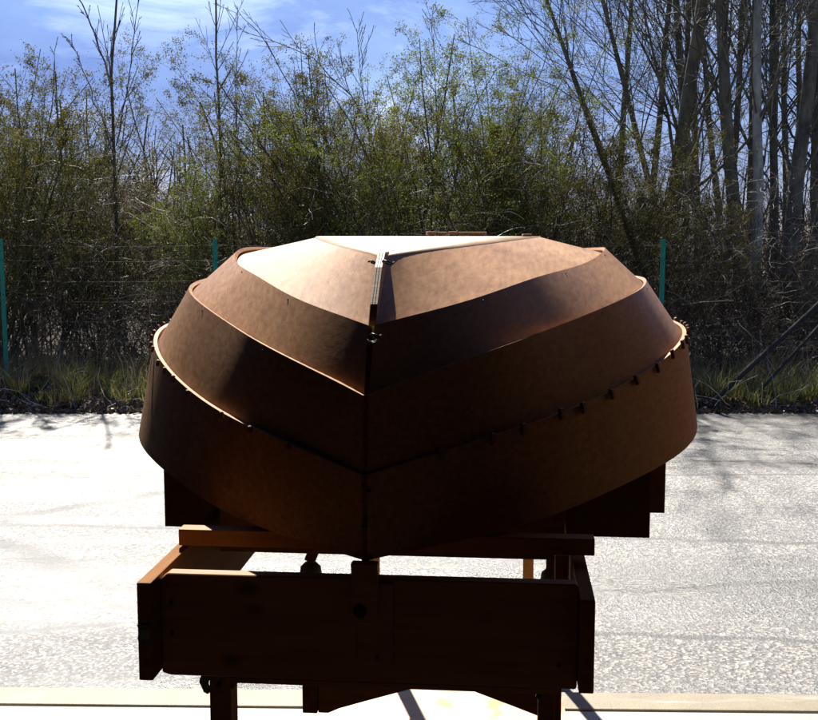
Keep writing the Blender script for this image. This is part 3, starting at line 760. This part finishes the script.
TM = [tree_mesh(41, 9.5, .11, .035, .16, 30, .62, .30), tree_mesh(42, 9.0, .10, .045, .2, 28, .55, .33), tree_mesh(43, 8.5, .075, .04, .25, 26, .6, .32), tree_mesh(44, 9.0, .055, .05, .18, 24, .65, .34)]
tm_cache = {}
def place_tree(kind, pxb, pxt, d, wpx, rz, bmat, label, group='bare trees on the right'):
    """pxb at y=380, pxt at the top of the frame"""
    t_, c_ = TM[kind]
    xb = wx(pxb, d); dx = (pxt - pxb) * d / 1100
    lean = math.atan(dx / (380 * d / 1100))
    if (kind, bmat) not in tm_cache:
        a = t_.copy(); a.materials.clear(); a.materials.append(M[bmat]); b_ = c_.copy(); b_.materials.clear(); b_.materials.append(M[bmat if bmat != 'bark_pale' else 'bark']); tm_cache[(kind, bmat)] = (a, b_)
    a, b_ = tm_cache[(kind, bmat)]
    r0 = [.11, .10, .075, .055][kind]; want = wpx * .86 * d / 1100 / 2
    s = want / (r0 * .9)
    t = empty('bare_tree', (xb, d, .05), 0, label, 'tree', group)
    t.rotation_euler = (Matrix.Rotation(lean, 3, 'Y') @ Matrix.Rotation(rz, 3, 'Z')).to_euler()
    hs = 1.0
    t.scale = (s, s, 1.0)
    tr = link('trunk', a, None, t)
    cr = link('crown', b_, None, t)
    # keep the crown's spread independent of trunk girth
    return t, s
TR = [
 (3, 668, 512, 15.2, 6, 0.3, 'bark', 'slender bare tree leaning farthest left over the bushes'),
 (3, 676, 548, 14.6, 6, 2.1, 'bark', 'slender bare tree leaning left, second of the leaning pair'),
 (2, 690, 590, 15.5, 8, 3.6, 'bark', 'thin bare tree leaning left just before the thick dark trunk'),
 (0, 667, 671, 14.4, 19, 1.2, 'bark', 'thick dark bare trunk standing upright, leftmost of the upright trunks'),
 (1, 716, 690, 15.8, 12, 4.4, 'bark', 'bare trunk behind, between the thick dark trunk and the pale one'),
 (1, 748, 726, 14.0, 17, 5.2, 'bark', 'mossy dark trunk directly left of the pale grey trunk'),
 (2, 760, 741, 12.7, 13, 1.9, 'bark_pale', 'pale grey trunk, the lightest of the right-hand trees'),
 (2, 776, 762, 15.0, 11, 3.0, 'bark', 'slim trunk directly right of the pale grey trunk'),
 (0, 783, 791, 13.6, 19, 2.7, 'bark', 'thick mossy trunk leaning slightly right, near the right edge'),
 (1, 800, 812, 14.3, 15, .7, 'bark', 'trunk leaning right at the right edge of the picture'),
 (2, 822, 803, 15.2, 12, 5.8, 'bark', 'trunk at the far right edge crossing towards the left'),
 (0, 880, 860, 14.5, 18, 4.1, 'bark', 'bare tree just beyond the right edge sending branches into view')]
for a in TR: place_tree(*a)
for k, (px, d, kind, rz) in enumerate([(702, 18.5, 2, 1.), (735, 19.5, 3, 2.), (770, 18., 2, 3.), (808, 19., 3, 4.), (640, 18.5, 3, 5.), (600, 19.5, 3, .4), (685, 16.6, 2, 2.2), (722, 17.0, 3, 5.1), (752, 16.8, 2, .2), (790, 17.2, 3, 1.4), (818, 16.5, 2, 2.9)]):
    t, s = place_tree(kind, px, px + random.uniform(-30, 10), d, 9, rz, 'bark', ['thin far tree seen between the thick dark trunk and the mossy one', 'thin far tree seen between the mossy dark trunk and the pale one', 'thin far tree just right of the pale grey trunk', 'thin far tree by the trunk at the right edge', 'thin far tree showing left of the thick dark trunk', 'thin far tree behind the leaning slender pair',
     'slim far trunk just right of the thick dark trunk', 'slim far trunk left of the mossy dark trunk', 'slim far trunk hidden mostly by the pale grey one', 'slim far trunk crossing behind the thick mossy leaning trunk', 'slim far trunk cut by the right edge of the picture'][k], 'thin bare trees at the back')
# slim trees on the left, built along their own lines
def path_tree(name, paths, radii, d, seed, label, n2, l2, n3, mat='bark', ang=.5, x0=None):
    rg = np.random.default_rng(seed); bx = wx(paths[0][0][0], d)
    t = empty(name, (bx, d, .05), 0, label, 'tree')
    tt = Acc(); cc = Acc()
    for pth, (r0, r1) in zip(paths, radii):
        pts = np.array([[wx(px, d) - bx, 0, 1.6 - (py - 235) * (d + .3) / 1100 - .05] for px, py in pth]); 
        s = np.linspace(0, len(pts) - 1, 12); P = np.stack([np.interp(s, np.arange(len(pts)), pts[:, i]) for i in range(3)], -1)[None]
        P[0, 1:, 0] += rg.normal(0, .012, 11); P[0, :, 1] += np.cumsum(rg.normal(0, .02, 12)); 
        if pth is not paths[0]: P[0, :, 1] -= P[0, 0, 1]
        Rr = np.linspace(r0, r1, 12)[None]
        (tt if pth is paths[0] else cc).tube(P, Rr, 6)
        P2, R2 = spawn(rg, P, Rr, n2, .35 if pth is paths[0] else .1, 1, ang, l2, .45, 5, .07, .06, .3); cc.tube(P2, np.maximum(R2, .0035), 4)
        P3, R3 = spawn(rg, P2, R2, n3, .15, .95, .6, .3, .6, 3, .1, .05); cc.tube(P3, np.maximum(R3, .0025), 3)
    link('trunk', tt.mesh('trunk', True), M[mat], t); link('crown', cc.mesh('crown'), M[mat], t)
path_tree('slim_bare_tree', [[(117, 395), (119, 250), (117, 95), (125, 40), (130, -60)], [(117, 97), (104, 50), (90, 14), (76, -10)], [(118, 160), (95, 90), (78, 50)], [(120, 150), (134, 90), (142, 40), (147, -20)]],
          [(.025, .009), (.012, .005), (.008, .003), (.008, .003)], 12.9, 5, 'slim bare tree with a forked top standing against the sky at left', 14, .16, 4)
path_tree('slim_bare_tree', [[(221, 395), (222, 200), (219, 80), (219, 0), (222, -70)]], [(.020, .008)], 13.1, 9, 'straight slim bare tree with even short side twigs, second from the left', 26, .13, 3, 'bark', .75)
path_tree('bare_sapling', [[(240, 395), (239, 150), (240, 25)]], [(.010, .003)], 13.3, 12, 'very thin bare sapling just right of the straight slim tree', 8, .12, 2)
path_tree('bare_sapling', [[(62, 395), (64, 160), (60, 60)]], [(.010, .003)], 13.3, 13, 'very thin bare sapling left of the forked slim tree', 8, .12, 2)
path_tree('arching_sapling', [[(330, 395), (322, 180), (300, 110), (268, 50), (236, 18)]], [(.012, .003)], 13.2, 14, 'thin arching sapling bending left above the yellow-green bushes', 8, .12, 2)
path_tree('arching_sapling', [[(395, 395), (388, 190), (360, 110), (310, 62), (245, 42)]], [(.014, .003)], 13.4, 15, 'long arching branch sapling bending far left towards the straight slim tree', 18, .14, 3)
path_tree('bare_sapling', [[(375, 395), (372, 160), (358, 40)]], [(.012, .003)], 13.2, 16, 'thin bare sapling rising above the bushes over the boat bow', 14, .14, 3)
path_tree('bare_sapling', [[(450, 395), (440, 170), (432, 30)]], [(.012, .003)], 13.4, 17, 'thin bare sapling rising from the light green bush', 14, .14, 3)

# pale dead stems arching through the front of the thicket
rg = np.random.default_rng(404); n = 1500; x = rg.uniform(-7.2, 7.2, n); y = rg.uniform(11.15, 12.3, n); z = rg.uniform(.15, 2.3, n) ** 1.0
d = rg.normal(0, 1, (n, 3)); d[:, 2] *= .5
P0, R0 = grow(rg, np.stack([x, y, z], -1), d, rg.uniform(.15, .7, n), rg.uniform(.0012, .003, n), 7, .22, -.06); v, f = tube_np(P0, R0, 3)
tag(link('dead_stems', np_mesh('dead_stems', v, f, smooth=True), M['dead']), 'pale dead curving stems tangled in the thicket', kind='stuff')

# ------------------------------------------------------------------ verge plants
def tufts(seed, n, x0, x1, y0, y1, bl, h, wd, spread, name, mat, label, kind='stuff'):
    rg = np.random.default_rng(seed); cx = rg.uniform(x0, x1, n); cy = y0 + (y1 - y0) * rg.random(n)
    k = (bl * (.4 + 1.2 * rg.random(n))).astype(int); par = np.repeat(np.arange(n), k); m = len(par)
    sz = (.5 + rg.random(n))[par]
    ang = rg.random(m) * 2 * np.pi; rr = rg.random(m) ** .5 * .07 * sz
    x = cx[par] + np.cos(ang) * rr; y = cy[par] + np.sin(ang) * rr; z = vz(x, y) - .01
    hh = h * sz * (.4 + .9 * rg.random(m)); ln = spread * (.3 + rg.random(m))
    a2 = ang + rg.normal(0, .5, m); dx, dy = np.cos(a2) * ln * hh, np.sin(a2) * ln * hh
    w2 = wd * (.6 + .8 * rg.random(m)); px, py = -np.sin(a2) * w2 / 2, np.cos(a2) * w2 / 2
    b0 = np.stack([x - px, y - py, z], -1); b1 = np.stack([x + px, y + py, z], -1)
    m0 = np.stack([x + dx * .4 - px * .8, y + dy * .4 - py * .8, z + hh * .62], -1); m1 = np.stack([x + dx * .4 + px * .8, y + dy * .4 + py * .8, z + hh * .62], -1)
    t0 = np.stack([x + dx, y + dy, z + hh * .95], -1)
    V = np.stack([b0, b1, m1, m0, t0], 1).reshape(-1, 3); i = np.arange(m) * 5
    F4 = np.stack([i, i + 1, i + 2, i + 3], 1); F3 = np.stack([i + 3, i + 2, i + 4], 1)
    return tag(link(name, np_mesh(name, V, F4, F3), M[mat]), label, kind=kind)
tufts(301, 620, -7, 7, 10.0, 11.5, 60, .19, .006, .75, 'grass', 'grass', 'green and yellow grass tufts along the verge')
tufts(302, 900, -7, 7, 10.3, 11.8, 14, .36, .0035, .55, 'dry_stalks', 'straw', 'dry pale stalks standing at the thicket foot')
rg = np.random.default_rng(303); n = 26000
x = rg.uniform(-7.5, 7.5, n); y = 9.78 + 1.7 * rg.random(n) ** 1.6; P = np.stack([x, y, vz(x, y) + rg.random(n) ** 2 * .05], -1)
v, f = leaves(rg, P, .03); tag(link('leaf_litter', np_mesh('leaf_litter', v, f), M['litter']), 'dark dead leaves heaped along the road edge', kind='stuff')
n = 700; x = rg.uniform(-7.5, 7.5, n); y = rg.uniform(9.85, 11.2, n)
b = np.stack([x, y, vz(x, y) + .02], -1); d = rg.normal(0, 1, (n, 3)); d[:, 2] = np.abs(d[:, 2]) * .5
P0, R0 = grow(rg, b, d, rg.uniform(.15, .6, n), rg.uniform(.002, .006, n), 4, .2); v, f = tube_np(P0, R0, 4)
tag(link('fallen_twigs', np_mesh('fallen_twigs', v, f), M['bark_pale']), 'pale fallen twigs scattered over the verge', kind='stuff')
